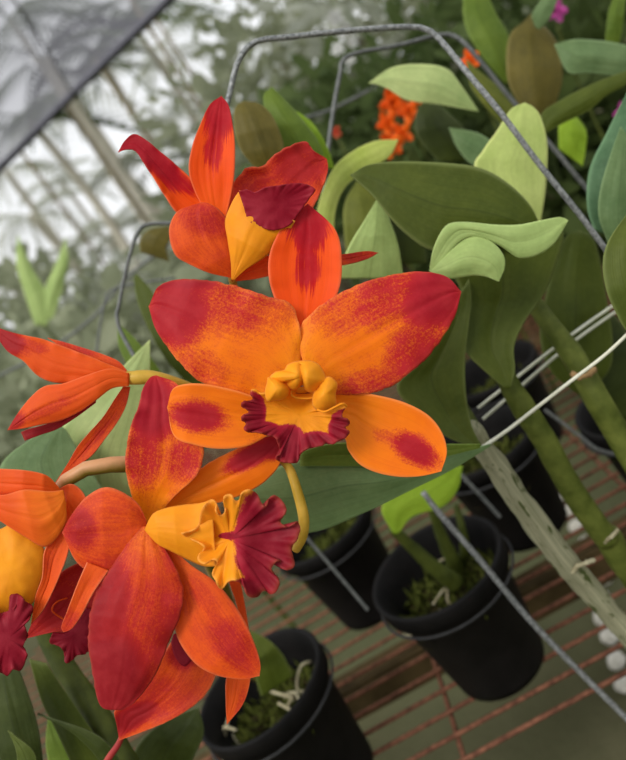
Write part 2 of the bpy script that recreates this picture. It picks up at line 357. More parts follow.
sheet('sepal', A, [(316,470),(360,442),(410,422),(500,426),(580,420),(640,412),(670,416)], [(316,486),(370,480),(410,472),(500,458),(585,446),(640,432),(670,416)], DT+.004, M_pet2, f2, z=(0,-2,-5,-8,-10), cup=1.5, red=[(640,420,90,40,0,.7)], base_red=.25)
lq = sheet('lip', A, [(316,480),(316,440),(308,385),(302,340),(318,296),(336,266)], [(322,482),(352,455),(398,425),(430,395),(452,370),(470,340)], DT-.005, M_lip, f2, z=(0,4,8,9,8), cup=-5, red=[(350,300,20,30,0,.2)], yel=.2, rim=.5)
fan('lip_lobe', A, (415,305), [(334,268),(352,264),(372,270),(400,258),(430,254),(460,249),(490,250),(518,262),(508,280),(498,295),(478,322),(462,345),(440,358),(415,362),(392,357),(370,348),(356,335),(346,305)], DT-.014, M_lip, lq, zc=0, ze=1, ruf=.35, rf=10, base_red=1.0, rim=.1,
    zfun=lambda x, y: (y-300)*-.035+1.2*math.sin(x*.035), jag=.35)
tube('pedicel', A, [(318,478,DT+.004),(322,495,DT+.012),(330,540,DT+.02),(345,600,DT+.03)], [4,4,4.5,5], M_ped, f2)

DL = .315
f3 = thing('orchid_flower', 'orange orchid seen from behind with narrow swept-back petals and yellow pedicel, at left edge', 'flower', P(127, 379, DL), 'orange cattleya blooms on the hanging stalks')
sheet('petal', Cc, [(402,195),(370,160),(320,138),(260,118),(200,100),(150,88)], [(402,215),(340,195),(280,170),(230,140),(190,115),(150,88)], DL+.008, M_pet2, f3, z=(0,-1,-3,-6,-8), red=[(250,120,110,24,15,.6)], base_red=.3)
sheet('petal', Cc, [(402,195),(345,172),(272,142),(200,115),(130,90),(60,76),(0,58),(-28,48)], [(402,222),(330,228),(250,228),(170,226),(118,204),(72,158),(20,125),(-28,48)], DL, M_pet2, f3, z=(0,3,4,3,0), cup=-3, red=[(20,95,90,50,25,1.0),(90,110,90,25,15,.5)], base_red=.16, yel=.2, ruf=.5)
sheet('lip', Cc, [(300,280),(230,320),(150,355),(90,372),(66,382)], [(300,290),(240,335),(180,372),(130,390),(78,409)], DL-.001, M_pet2, f3, z=(0,0,0,0,0), base_red=1.2, n=30, m=10)
sheet('sepal', Cc, [(404,198),(345,184),(270,205),(200,230),(140,239),(95,275),(52,330),(24,376)], [(404,238),(350,245),(300,282),(250,317),(190,345),(130,358),(70,371),(24,376)], DL-.007, M_pet2, f3, z=(-4,1,3,3,2), cup=-3, red=[(150,310,130,24,-24,.55),(50,350,50,30,-40,.8)], base_red=.15, yel=.1)
sheet('sepal', Cc, [(385,240),(358,280),(322,335),(275,388),(242,428),(212,480),(170,545)], [(408,240),(394,300),(367,352),(330,402),(288,455),(240,490),(170,545)], DL+.004, M_pet2, f3, z=(0,-1,-3,-4,-5), cup=2, red=[(300,400,120,16,-50,.6)], base_red=.35)
tube('pedicel', Cc, [(385,212,DL+.002),(420,212,DL),(470,210,DL),(530,222,DL+.001),(600,246,DL+.004),(680,290,DL+.01)], [6.5,7.4,6.4,5.4,5,5], M_ped, f3)

DB = .292
f4 = thing('orchid_flower', 'large orange orchid turned right with dark ruffled lip, below the central bloom', 'flower', P(150, 522, DB+.01), 'orange cattleya blooms on the hanging stalks')
sheet('petal', D, [(235,300),(290,240),(330,202),(390,170),(440,150),(466,142),(480,150)], [(232,320),(300,282),(370,268),(430,242),(462,215),(478,188),(480,150)], DB+.016, M_pet, f4, z=(-6,-2,0,0,-2), cup=-1.5, red=[(425,180,70,24,-28,1.2),(460,165,30,30,0,1.2)], base_red=.08, yel=.5, yt=.7, jag=.6)
sheet('sepal', D, [(212,315),(192,255),(181,195),(190,130),(206,88),(214,55),(228,34),(240,30)], [(232,315),(272,262),(315,222),(329,185),(326,150),(305,110),(284,50),(240,30)], DB+.012, M_pet, f4, z=(-4,0,1,1,-3), cup=2.5,
      red=[(232,90,60,80,0,1.25),(215,180,50,90,0,.72),(290,190,50,50,0,.7)], base_red=.2, edge_red=.1, yel=.8, yt=.35, ruf=.5, jag=.7, n=70)
sheet('petal', D, [(222,305),(200,268),(150,242),(110,258),(80,294),(62,328)], [(222,330),(195,385),(165,415),(125,408),(88,382),(62,328)], DB+.002, M_pet2, f4, z=(0,4,6,5,2), cup=-3, red=[(95,320,45,60,-20,.85),(150,390,80,40,0,.6)], base_red=.36, rim=1.2)
sheet('petal', D, [(108,384),(90,425),(70,478),(60,505),(64,517)], [(150,400),(122,440),(98,485),(80,510),(64,517)], DB-.002, M_pet2, f4, z=(2,3,3,2,1), cup=2, red=[(75,500,30,40,0,.6)], base_red=.25, n=40, m=14, rim=1.5)
sheet('sepal', D, [(226,320),(262,400),(276,460),(278,520),(310,572),(350,597),(400,606),(436,600)], [(240,325),(300,385),(350,420),(385,460),(410,500),(430,548),(438,580),(436,600)], DB-.001, M_pet2, f4, z=(-3,0,4,6,4), cup=-2, fold=1.5,
      red=[(385,540,80,50,50,.72),(330,450,90,26,55,.5)], base_red=.26, yel=.3, yt=.5)
sheet('petal', D, [(214,316),(185,350),(150,402),(120,460),(111,530),(119,590),(128,640),(138,660),(158,664)], [(228,316),(268,378),(290,430),(287,480),(266,530),(242,590),(208,640),(180,662),(158,664)], DB-.006, M_pet2, f4, z=(-5,2,6,6,2), cup=-4,
      red=[(150,600,90,120,15,1.25),(150,480,60,130,10,.95),(230,500,90,130,0,.66)], base_red=.42, edge_red=.3, yel=.6, yt=.3, ruf=.8, rf=4, jag=1.1, n=80, m=36)
lt = sheet('lip', H, [(52,172),(80,120),(120,100),(180,88),(248,80),(285,66)], [(56,178),(95,220),(140,245),(200,275),(255,298),(300,300)], DB-.008, M_lip, f4, z=(-4,1,3,3,3), cup=-7, yel=.5, rim=.4)
fan('lip_face', H, (350,205), [(178,186),(232,165),(246,112),(262,84),(286,68),(300,82),(298,108),(318,122),(332,102),(325,62),(350,50),(366,72),(384,66),(388,46),(410,33),(440,46),(456,78),(472,92),(486,62),(508,54),(540,88),(540,116),(522,145),(545,162),(566,158),(582,144),(592,165),(582,205),(562,240),(572,285),(566,308),(536,312),(526,284),(512,282),(492,312),(516,342),(518,372),(494,398),(466,384),(440,408),(410,402),(396,372),(375,352),(345,352),(318,380),(298,352),(286,325),(304,290),(290,278),(260,292),(238,282),(236,262),(258,232),(205,202)], DB-.012, M_lip, lt,
   zc=-2, ze=4, pw=1.6, ruf=1.5, rf=17, red=[(500,215,140,215,0,1.6),(352,194,48,14,0,1.3),(420,390,80,60,0,1.4)], rim=.7, jag=.6,
   zfun=lambda x, y: 5*math.exp(-((x-385)/60)**2)-(6*math.exp(-(((x-260)/80)**2+((y-190)/55)**2))))

DE = .300
f5 = thing('orchid_flower', 'orange orchid with plain yellow throat and purple-red lip, cut off by the left edge below', 'flower', P(58, 490, DE+.01), 'orange cattleya blooms on the hanging stalks')
sheet('sepal', E, [(140,112),(110,84),(60,72),(0,68),(-40,66)], [(146,135),(90,140),(40,140),(0,138),(-40,136)], DE, M_pet2, f5, z=(-3,2,3,2,0), cup=-2, red=[(0,130,60,10,0,.5)], base_red=.12, yel=.3)
sheet('petal', E, [(150,118),(118,122),(60,118),(10,130),(-40,128)], [(156,150),(154,200),(112,252),(58,228),(-40,165)], DE-.004, M_pet2, f5, z=(-3,2,4,3,0), cup=-2.5, red=[], base_red=.1, yel=.7, yt=.9, rim=.8)
sheet('sepal', E, [(140,116),(168,104),(192,118),(206,146),(200,180)], [(150,150),(150,200),(160,235),(180,215),(200,180)], DE+.006, M_pet2, f5, z=(-3,0,0,0,0), cup=-1, red=[], base_red=.2)
sheet('petal', E, [(152,180),(118,240),(104,270),(100,325),(84,372),(74,437)], [(162,215),(163,262),(142,322),(118,375),(98,410),(74,437)], DE-.001, M_pet2, f5, z=(0,1,2,2,1), cup=2, fold=2, red=[(130,260,30,90,20,.3)], base_red=.2, rim=1.5)
fan('lip', E, (30,310), [(-45,215),(0,212),(35,198),(75,222),(104,258),(106,305),(92,350),(76,388),(50,400),(10,418),(-45,420)], DE+.0, M_lip, f5, zc=6, ze=0, yel=.3, rim=.3)
fan('lip_lobe', E, (20,470), [(-45,395),(0,412),(38,392),(24,372),(42,365),(62,384),(78,396),(70,425),(58,440),(66,462),(56,490),(64,512),(50,546),(30,545),(18,560),(0,552),(-45,565)], DE-.008, M_lip, f5, zc=2, ze=0, ruf=2, rf=9, base_red=1.15, rim=.15, jag=.6)

DH = .322
f6 = thing('orchid_flower', 'dark red-orange orchid half hidden behind the lower right-turned bloom', 'flower', P(170, 600, DH+.01), 'orange cattleya blooms on the hanging stalks')
sheet('petal', E, [(250,260),(190,290),(140,320),(96,390),(60,472)], [(270,330),(220,400),(180,448),(120,458),(60,472)], DH, M_pet2, f6, z=(0,0,1,1,0), cup=2, base_red=.8, red=[(120,400,80,80,0,1.0)])
tube('lip_edge', E, [(160,375,DH-.002),(135,385,DH-.004),(124,405,DH-.005),(150,425,DH-.004),(190,450,DH-.003)], .9, M_pet2, f6, k=6)
fan('lip', E, (175,465), [(125,458),(118,480),(140,490),(152,505),(156,530),(172,522),(182,512),(205,506),(220,480),(235,420),(200,400),(170,430),(150,455)], DH-.003, M_lip, f6, zc=1, ze=0, ruf=1.2, base_red=1.1, rim=.1, jag=.8)
sheet('petal', D, [(290,500),(262,545),(228,600),(195,640),(162,662),(164,690),(170,722)], [(310,555),(340,575),(354,594),(330,640),(275,680),(215,706),(170,722)], DH-.004, M_pet2, f6, z=(0,2,3,3,0), cup=2, red=[(190,680,80,30,-30,1.1),(290,560,40,40,0,.9),(240,640,120,70,0,.62)], base_red=.3, rim=1.2, jag=.6)
fan('crimson_patch', D, (290,550), [(268,535),(276,520),(300,545),(312,560),(294,582),(275,562)], DH-.010, M_lip, f6, base_red=1.5, rim=0, n=60, m=6)  # dark crimson patch laid over the petal
sheet('sepal', D, [(378,420),(396,480),(398,540),(374,600),(372,650),(374,692)], [(400,420),(414,500),(420,560),(418,612),(404,655),(374,692)], DH, M_pet2, f6, z=(0,0,0,0,0), cup=2, red=[(400,660,12,50,10,.6)], base_red=.15)
tube('pedicel', D, [(178,705,DH),(168,730,DH+.002),(150,756,DH+.004),(135,785,DH+.008)], [2.6,3.2,3.6,4], simple('red_pedicel', srgb(150,44,44), srgb(176,66,50), 60, .5), f6)

st = tube('flower_stalk', Cc, [(150,640,.318),(185,560,.312),(235,512,.309),(300,490,.310),(400,482,.312),(490,490,.325),(570,560,.345),(620,700,.38),(700,880,.45),(800,1150,.60)], [6,8.5,10.5,11,10,8,7,5,4], M_stalk, None, k=20)
tag(st, 'thick curved pinkish tan flower stalk between the lower left blooms', 'stalk')

# ------------------------------------------------------------------ big orchid plant on the right
def leaf(fr, L, R, d, m, parent, name='leaf', **kw):
    kw.setdefault('z', (0, 4, 6, 4, 0)); kw.setdefault('solid', .0012); kw.setdefault('n', 40); kw.setdefault('m', 20)
    return sheet(name, fr, L, R, d, LG[m], parent, **kw)
p1 = thing('orchid_plant', 'broad-leaved orchid plant with a curled pale leaf edge, right of the central bloom', 'plant', P(650, 625, .50))
leaf(I, [(455,472),(428,418),(377,370),(320,342),(240,333),(160,331),(100,337),(62,358)], [(450,490),(360,500),(290,510),(228,512),(180,482),(140,442),(105,397),(62,358)], .405, 'dark', p1, fold=-6, cup=3, rim=1.6)  # stronger rim paints a highlight along the leaf edge
leaf(J, [(318,478),(262,430),(215,380),(205,310),(205,230),(165,150),(178,85),(240,58)], [(330,478),(342,430),(340,370),(368,305),(415,240),(448,160),(465,85),(430,55)], .405, 'dark', p1, fold=5, z=(0,-5,-8,-4,0))
leaf(J, [(125,180),(134,130),(152,88),(175,62),(220,58),(290,64),(350,64),(410,52),(455,44),(475,52)], [(128,186),(160,150),(200,105),(240,92),(300,112),(338,138),(352,146),(395,140),(440,110),(475,52)], .375, 'pale', p1, name='leaf_edge', cup=-4, fold=2, z=(0,4,5,5,2))
leaf(J, [(128,182),(160,150),(190,120),(215,100),(250,94),(288,112),(312,142),(314,172),(300,206)], [(128,186),(150,192),(180,198),(210,194),(240,190),(262,192),(278,197),(292,203),(300,206)], .372, 'pale', p1, name='leaf_edge', cup=-4, z=(0,2,4,4,2))
leaf(J, [(255,632),(170,600),(100,545),(42,476),(90,420),(150,340),(200,240)], [(262,632),(232,570),(218,490),(216,400),(225,320),(232,250),(225,200)], .40, 'dark', p1, fold=4, z=(0,-6,-6,-6,-6))
leaf(I, [(30,570),(60,502),(92,450),(122,400)], [(172,570),(160,500),(142,450),(122,400)], .42, 'pale', p1, fold=-3)
leaf(I, [(380,460),(318,350),(332,310),(362,268),(390,225),(418,211)], [(450,460),(461,390),(465,300),(452,242),(436,220),(418,211)], .46, 'light', p1, fold=-3)
leaf(J, [(500,490),(430,430),(405,345),(415,260),(440,160),(470,95),(505,78)], [(520,490),(580,430),(588,350),(575,260),(558,160),(540,100),(505,78)], .485, 'dark', p1, fold=-5)
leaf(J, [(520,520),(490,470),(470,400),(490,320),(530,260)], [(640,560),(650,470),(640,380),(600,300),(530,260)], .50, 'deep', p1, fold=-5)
tube('cane', X, [(500,366,.43),(520,403,.435),(541,434,.44),(563,475,.45),(584,508,.46),(608,540,.47)], [9,12,12,12,12,12], M_cane, p1, bump=.08)
tube('cane', X, [(606,534,.473),(622,560,.48),(650,600,.49),(700,680,.51),(740,740,.52)], [13,14,15,15,16], M_cane, p1, bump=.1)
tube('node_ring', X, [(601,545,.468),(606,541,.462),(612,536,.458),(618,530,.460)], 2, M_root, p1, k=8, bump=.5)
tube('cane', X, [(530,298,.44),(545,318,.44),(572,355,.44),(598,400,.44),(622,442,.445),(655,500,.45),(720,600,.46)], [8,11,13,12,12,12,13], M_cane, p1, bump=.1)
tube('node_ring', X, [(572,374,.43),(579,377,.425),(588,375,.425),(594,369,.43)], 3, simple('tan_node', srgb(130,100,62), srgb(160,130,90), 200, .9), p1, k=8, bump=.6)
p2 = thing('orchid_plant', 'orchid plant with papery grey cane and one long level leaf under the central bloom', 'plant', P(655, 668, .50))
leaf(X, [(490,444),(440,457),(390,462),(340,452),(300,460),(268,472),(235,496)], [(490,446),(450,470),(410,490),(365,512),(312,532),(272,527),(235,500)], .365, 'level', p2, fold=-5)
leaf(X, [(480,444),(430,444),(380,442),(330,444),(300,452)], [(480,448),(430,460),(380,466),(330,466),(300,466)], .358, 'mid', p2, fold=3, z=(0,0,0,0,0))
tube('cane', X, [(470,428,.42),(482,446,.43),(500,472,.44),(530,515,.45),(562,558,.46),(592,592,.47),(640,648,.485),(700,720,.50)], [10,12,13,13,12,11,13,14], M_bark, p2, bump=.2, n=60)
tube('cane', X, [(410,300,.46),(432,360,.45),(455,405,.44),(474,436,.43)], [6,9,11,12], M_cane_dark, p2, bump=.05)
tube('node_ring', X, [(572,572,.455),(578,566,.452),(586,563,.452),(594,560,.456)], 2.4, M_root, p2, k=8, bump=.6)
p3 = thing('orchid_plant', 'orchid plant with large leaves entering over the right edge of the picture', 'plant', P(660, 420, .42))
leaf(J, [(700,400),(628,335),(600,290),(574,230),(564,160),(580,100),(628,32)], [(760,400),(760,330),(760,280),(740,200),(720,120),(680,60),(628,32)], .345, 'dark', p3, fold=-5, rim=1.5)
leaf(I, [(560,470),(546,420),(552,345),(588,270),(630,185)], [(700,520),(700,440),(700,360),(680,260),(630,185)], .44, 'blue', p3, fold=-8)
leaf(I, [(590,500),(570,440),(575,380),(600,300),(615,260)], [(650,520),(650,440),(650,380),(640,300),(615,260)], .43, 'grey', p3, fold=-4)
p4 = thing('orchid_plant', 'dark bronze and green strap-leaved orchid plant at upper right behind the wire hoops', 'plant', P(560, 300, .75))
leaf(L_, [(310,430),(262,345),(228,270),(224,170),(240,112),(275,80),(305,48)], [(360,430),(396,330),(412,260),(402,170),(372,112),(335,80),(305,48)], .62, 'brown', p4, fold=-6)
leaf(L_, [(220,280),(150,200),(98,120),(78,50),(80,-40)], [(250,280),(235,170),(226,110),(190,50),(150,-40)], .66, 'mid', p4, fold=-5)
leaf(L_, [(680,165),(600,148),(540,138),(450,134),(385,150)], [(680,258),(600,256),(500,246),(430,242),(385,150)], .56, 'grey', p4, fold=-5)
leaf(L_, [(340,440),(345,380),(420,330),(520,280),(626,240),(690,225)], [(350,450),(420,412),(500,372),(560,322),(626,285),(690,225)], .52, 'dark', p4, fold=-4)
leaf(L_, [(330,440),(240,330),(180,280),(130,240),(90,200)], [(260,470),(190,400),(130,330),(100,280),(90,200)], .60, 'olive', p4, fold=-4)
leaf(L_, [(260,600),(120,560),(60,500),(30,430)], [(270,560),(200,500),(130,450),(30,430)], .56, 'grey', p4, fold=-4)
leaf(L_, [(555,150),(560,100),(570,30),(600,-40)], [(600,150),(612,100),(620,30),(630,-40)], .64, 'mid', p4, fold=-3)
leaf(L_, [(320,90),(310,50),(340,0),(390,-60)], [(335,100),(370,60),(395,0),(420,-60)], .60, 'grey', p4, fold=-3)
leaf(L_, [(400,500),(400,430),(410,400),(450,380)], [(480,560),(490,500),(490,440),(450,380)], .60, 'lime', p4, fold=-3)
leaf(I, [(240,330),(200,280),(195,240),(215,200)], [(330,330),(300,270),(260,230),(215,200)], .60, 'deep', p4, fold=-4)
p5 = thing('orchid_plant', 'pale yellow-green leaved orchid plant behind the second wire hoop', 'plant', P(330, 260, .65))
leaf(I, [(325,228),(290,178),(260,142),(210,132),(150,138),(100,170)], [(325,228),(250,215),(180,205),(140,182),(115,172),(100,170)], .55, 'spot', p5, fold=-4)
leaf(I, [(0,520),(-5,430),(25,350),(60,315),(110,290),(160,286)], [(30,520),(30,440),(50,385),(90,352),(140,322),(160,286)], .52, 'yellow', p5, fold=-4)
leaf(I, [(60,560),(50,480),(50,420),(75,370)], [(130,560),(140,480),(130,420),(75,370)], .60, 'olive', p5, fold=-4)
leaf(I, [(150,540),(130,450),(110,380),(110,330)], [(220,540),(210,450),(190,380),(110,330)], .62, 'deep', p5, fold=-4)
p6 = thing('orchid_plant', 'bronze-green paired leaves standing behind the topmost bloom', 'plant', P(290, 230, .60))
leaf(N_, [(215,480),(170,420),(154,350),(160,305),(185,289)], [(300,480),(292,400),(262,330),(225,296),(185,289)], .46, 'brown', p6, fold=-3)
leaf(N_, [(290,480),(280,390),(250,330),(238,275),(262,248)], [(420,480),(390,400),(330,320),(290,278),(262,248)], .48, 'mid', p6, fold=-6)
leaf(N_, [(400,480),(370,400),(330,340),(300,300)], [(440,480),(415,410),(370,345),(300,300)], .50, 'lime', p6, fold=-3)
p7 = thing('orchid_plant', 'pale spotted leaf pair behind the swept-back left bloom', 'plant', P(60, 520, .45))
leaf(X, [(130,540),(60,545),(20,520),(0,470),(30,440),(60,425)], [(130,540),(110,500),(90,470),(75,445),(66,430),(60,425)], .40, 'grey', p7, fold=-4)
leaf(X, [(60,540),(45,470),(60,430),(100,390),(150,340)], [(170,540),(150,470),(150,430),(150,390),(150,340)], .42, 'spot', p7, fold=-4)
p8 = thing('orchid_plant', 'upright pair of green leaves far off at the left edge', 'plant', P(40, 325, 1.2))
leaf(O_, [(110,330),(78,230),(52,140),(55,45)], [(150,330),(145,230),(100,150),(55,45)], 1.2, 'pale', p8, fold=-6)
leaf(O_, [(125,320),(140,220),(178,130),(206,55)], [(165,310),(195,220),(214,130),(206,55)], 1.2, 'pale', p8, fold=-6)
p9 = thing('orchid_plant', 'shaded olive strap leaves and stems in the bottom left corner', 'plant', P(60, 800, .42))
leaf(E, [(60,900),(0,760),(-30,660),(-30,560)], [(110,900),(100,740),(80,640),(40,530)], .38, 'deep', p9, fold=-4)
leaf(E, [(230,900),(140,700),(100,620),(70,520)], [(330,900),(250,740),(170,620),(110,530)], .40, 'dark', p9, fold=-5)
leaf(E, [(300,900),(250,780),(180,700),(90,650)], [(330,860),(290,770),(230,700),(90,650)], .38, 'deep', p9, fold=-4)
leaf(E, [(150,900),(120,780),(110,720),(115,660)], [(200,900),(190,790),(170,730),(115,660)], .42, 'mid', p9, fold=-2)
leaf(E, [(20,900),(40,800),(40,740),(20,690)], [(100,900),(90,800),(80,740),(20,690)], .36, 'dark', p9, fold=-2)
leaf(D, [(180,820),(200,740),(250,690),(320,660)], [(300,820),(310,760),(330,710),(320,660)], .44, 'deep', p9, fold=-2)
tube('cane', X, [(30,600,.42),(60,660,.42),(100,720,.41),(140,790,.40)], [8,11,13,13], M_cane_dark, p9, bump=.1)
p10 = thing('orchid_plant', 'dark green strap leaves hanging behind the gap left of the central bloom', 'plant', P(190, 420, .60))
leaf(O_, [(420,180),(430,250),(470,350),(530,450),(620,540)], [(430,170),(480,230),(530,330),(590,430),(640,520)], .52, 'dark', p10, fold=-3)
leaf(O_, [(368,325),(375,400),(420,480),(520,600)], [(372,325),(430,380),(500,470),(560,580)], .50, 'mid', p10, fold=-3)
leaf(O_, [(440,100),(440,60),(470,30),(530,20)], [(530,130),(520,90),(530,60),(530,20)], .60, 'brown', p10, fold=-3)

# ------------------------------------------------------------------ wires and ties
W = [
 ([(330,420,.39),(305,310,.39),(285,262,.39),(243,232,.39),(220,200,.39),(215,155,.39),(222,120,.392),(229,97,.395),(238,62,.395),(255,42,.398),(290,37,.40),(345,31,.402),(405,27,.405),(428,30,.406),(442,42,.406),(470,76,.405),(500,112,.405),(540,165,.41),(580,215,.415),(610,255,.42),(660,320,.43)], 3.0, M_wire, 'thick galvanised wire hoop arching over the topmost bloom'),
 ([(322,215,.55),(326,170,.55),(332,120,.55),(340,75,.55),(348,56,.55),(400,45,.56),(440,35,.57),(458,38,.57),(475,55,.57),(510,98,.58),(555,150,.585),(588,190,.59),(640,250,.60)], 2.3, M_wire_dark, 'thinner wire hoop behind the first, bent above the orange flower cluster'),
 ([(175,223,.48),(150,224,.48),(138,232,.48),(128,262,.48),(119,305,.48),(117,318,.48),(125,340,.48),(160,400,.47)], 2.0, M_wire_dark, 'bent wire hoop end at left beside the topmost bloom'),
 ([(175,278,.75),(140,283,.75),(112,290,.75),(104,305,.75),(97,350,.75),(92,400,.75)], 1.3, M_wire_dark, 'thin faint wire hoop beyond the left bloom'),
 ([(423,492,.50),(440,514,.50),(480,560,.50),(530,620,.50),(580,672,.50),(630,722,.50),(680,775,.50)], 3.0, M_wire, 'straight galvanised wire running in front of the black pot'),
 ([(-20,385,1.0),(40,355,1.0),(90,320,1.0),(130,275,1.0),(170,245,1.0)], 1.6, M_wire_dark, 'dark bent wire crossing the left background'),
 ([(370,90,.9),(330,110,.9),(290,125,.9),(262,160,.9)], 1.6, M_wire_dark, 'short wire rod behind the thick hoop'),
 ([(545,410,.62),(580,436,.62),(600,450,.62),(640,458,.62)], 1.6, M_wire_dark, 'wire loop near the right edge behind the canes'),
 ([(300,530,.56),(330,565,.56),(368,610,.56)], 1.8, M_wire_dark, 'slanting wire running to the left rim of the black pot'),
 ([(455,468,.60),(480,495,.60),(500,517,.60)], 2.0, M_wire_dark, 'short wire on the far rim of the black pot'),
]
for pts, r, m, lb in W:
    tag(tube('wire_hoop' if 'hoop' in lb else 'wire', X, pts, r, m, None, k=10, n=90), lb, 'wire')
tag(tube('plant_tie', X, [(632,330,.36),(605,355,.365),(575,378,.375),(540,405,.39),(505,432,.40),(470,455,.405)], 1.9, M_tie, None, k=10), 'long white plastic tie running from the right edge to the cane', 'tie')
tag(tube('plant_tie', X, [(642,286,.46),(570,336,.46),(478,408,.46)], 1.7, M_tie, None, k=10), 'upper of the paired white ties behind the canes', 'tie')
tag(tube('plant_tie', X, [(642,294,.465),(572,343,.465),(483,419,.465)], 1.7, M_tie, None, k=10), 'lower of the paired white ties behind the canes', 'tie')

# ------------------------------------------------------------------ bench with rods and pots
RIMZ = P(437, 567, .60).z
PH, PR = .121, .0625
BZ = RIMZ-PH
GZ = BZ-.32
YAW = math.radians(-7)
bench = thing('wire_bench', 'rusty steel rod bench top the black pots stand on', 'bench', (0, .8, BZ), rot=(0, 0, YAW))
def local_tube(name, a, b, r, mat, parent, k=8):
    a, b = Vector(a), Vector(b); v, f = [], []
    t = (b-a).normalized(); u = t.orthogonal().normalized(); w = t.cross(u); N = 24
    for i in range(N+1):
        p = a.lerp(b, i/N)+Vector((noise.noise(a+Vector((i*.3, 0, 0))), noise.noise(a+Vector((0, i*.3, 4))), noise.noise(a+Vector((9, i*.3, 0)))))*.0015
        for j in range(k):
            an = 6.283*j/k; v.append(p+(u*math.cos(an)+w*math.sin(an))*r)
    for i in range(N):
        for j in range(k): f.append((i*k+j, i*k+(j+1) % k, (i+1)*k+(j+1) % k, (i+1)*k+j))
    return mesh(name, v, f, mat, parent, world=False)
for i in range(46):
    y = -.34+i*.0265
    local_tube('rod', (-.75, y, -.003), (.85, y, -.003), .0021, M_rust, bench)
for i in range(5):
    x = -.6+i*.262+.045
    local_tube('cross_rod', (x, -.36, -.0075), (x, .86, -.0075), .0024, M_rust, bench)
bx = [(-.75,-.04),(.85,.03)]
def box_mesh(name, c, s, mat, parent=None, rotz=0, bev=.004, origin=None, world=False):
    bm = bmesh.new(); bmesh.ops.create_cube(bm, size=1); bmesh.ops.scale(bm, vec=s, verts=bm.verts)
    bmesh.ops.bevel(bm, geom=bm.edges[:], offset=bev, segments=2, affect='EDGES')
    bmesh.ops.rotate(bm, matrix=Matrix.Rotation(rotz, 3, 'Z'), verts=bm.verts)
    v = [x.co.copy()+Vector(c) for x in bm.verts]; f = [[q.index for q in p.verts] for p in bm.faces]
    bm.free()
    return mesh(name, v, f, mat, parent, world=False, smooth=False, origin=None)
q = on_z(400, 668, BZ-.03)
bl = Matrix.Rotation(-YAW, 3, 'Z') @ (Vector(q)-Vector((0, .8, BZ)))
box_mesh('support_beam', (0, bl.y, -.032), (1.6, .036, .04), M_beam, bench)
q2 = on_z(560, 640, BZ-.03); 

def lathe(name, profile, c, mat, parent, k=56):
    v, f = [], []
    for r, z in profile:
        for j in range(k):
            a = 6.28318*j/k; v.append((c[0]+r*math.cos(a), c[1]+r*math.sin(a), c[2]+z))
    for i in range(len(profile)-1):
        for j in range(k): f.append((i*k+j, i*k+(j+1) % k, (i+1)*k+(j+1) % k, (i+1)*k+j))
    return mesh(name, v, f, mat, parent)
def pot(px, py, label, R=PR, Hh=PH, plants=True, seed=1, soil=True):
    c = on_z(px, py, BZ+Hh); base = Vector((c.x, c.y, BZ))
    o = thing('plant_pot', label, 'pot', base)
    b = (0, 0)
    pr = [(0.001, .002), (R*.66, .002), (R*.69, .0), (R*.70, .006), (R*.88, Hh*.84), (R*.90, Hh*.85), (R*.99, Hh*.86), (R*1.0, Hh*.99), (R*.985, Hh), (R*.95, Hh), (R*.93, Hh*.985), (R*.85, Hh*.84), (R*.67, .01), (.001, .01)]
    pb = lathe('pot_body', pr, base, M_pot, o)
    rim = [base+Vector((R*1.02*math.cos(a), R*1.02*math.sin(a), Hh*.84)) for a in [i*6.2832/36 for i in range(37)]]
    tube_w('wire_ring', rim, .0013, M_ring, pb, cat=False, k=6, caps=False)
    rr = random.Random(seed)
    v, f = [], []
    N = 26
    for i in range(N+1):
        for j in range(40):
            a = 6.28318*j/40; r = R*.83*i/N
            v.append(base+Vector((r*math.cos(a), r*math.sin(a), Hh*.62+.012*noise.noise(Vector((r*60*math.cos(a), r*60*math.sin(a), seed)))+.005*noise.noise(Vector((r*220*math.cos(a), r*220*math.sin(a), seed))))))
    for i in range(N):
        for j in range(40): f.append((i*40+j, i*40+(j+1) % 40, (i+1)*40+(j+1) % 40, (i+1)*40+j))
    bk = mesh('bark_mix', v, f, M_soil, o)
    # moss tufts
    v, f = [], []
    for q in range(420):
        a, r = rr.uniform(0, 6.28), R*.8*math.sqrt(rr.random())
        p = base+Vector((r*math.cos(a), r*math.sin(a), Hh*.62+.004))
        d = Vector((rr.gauss(0, .5), rr.gauss(0, .5), 1)).normalized()*rr.uniform(.006, .018); w = Vector((rr.gauss(0, 1), rr.gauss(0, 1), 0)).normalized()*rr.uniform(.0012, .0032)
        n = len(v); v += [p-w*.4, p+d*.5-w, p+d, p+d*.5+w, p+w*.4]; f.append((n, n+1, n+2, n+3, n+4))
    mesh('moss', v, f, M_moss, bk)['kind'] = 'stuff'
    return o, base
pA, bA = pot(434, 564, 'large black plastic pot with mossy bark and a young shoot, right of the lower blooms', seed=3)
pB, bB = pot(258, 684, 'black plastic pot with pale roots at the bottom, left of the mossy pot', seed=5)
pC, bC = pot(318, 525, 'shaded black pot behind the yellow pedicel below the level leaf', seed=6)
pD, bD = pot(478, 440, 'black pot in the shade behind the canes and the white ties', seed=8)
pF, bF = pot(488, 368, 'farthest black pot, added to darken the gap left of the paired white ties', seed=12)  # extra pot added to fill this gap with black
pE, bE = pot(640, 395, 'black pot at the right edge behind the green canes', seed=9)
s1 = thing('orchid_seedling', 'young orchid shoots with one lime-green leaf growing in the large mossy pot', 'plant', bA+Vector((0, 0, PH*.62)))
tube('pseudobulb', K, [(335,245,.60),(300,220,.59),(262,185,.58),(225,150,.57)], [10,8,6,5], M_cane_dark, s1, bump=.1)
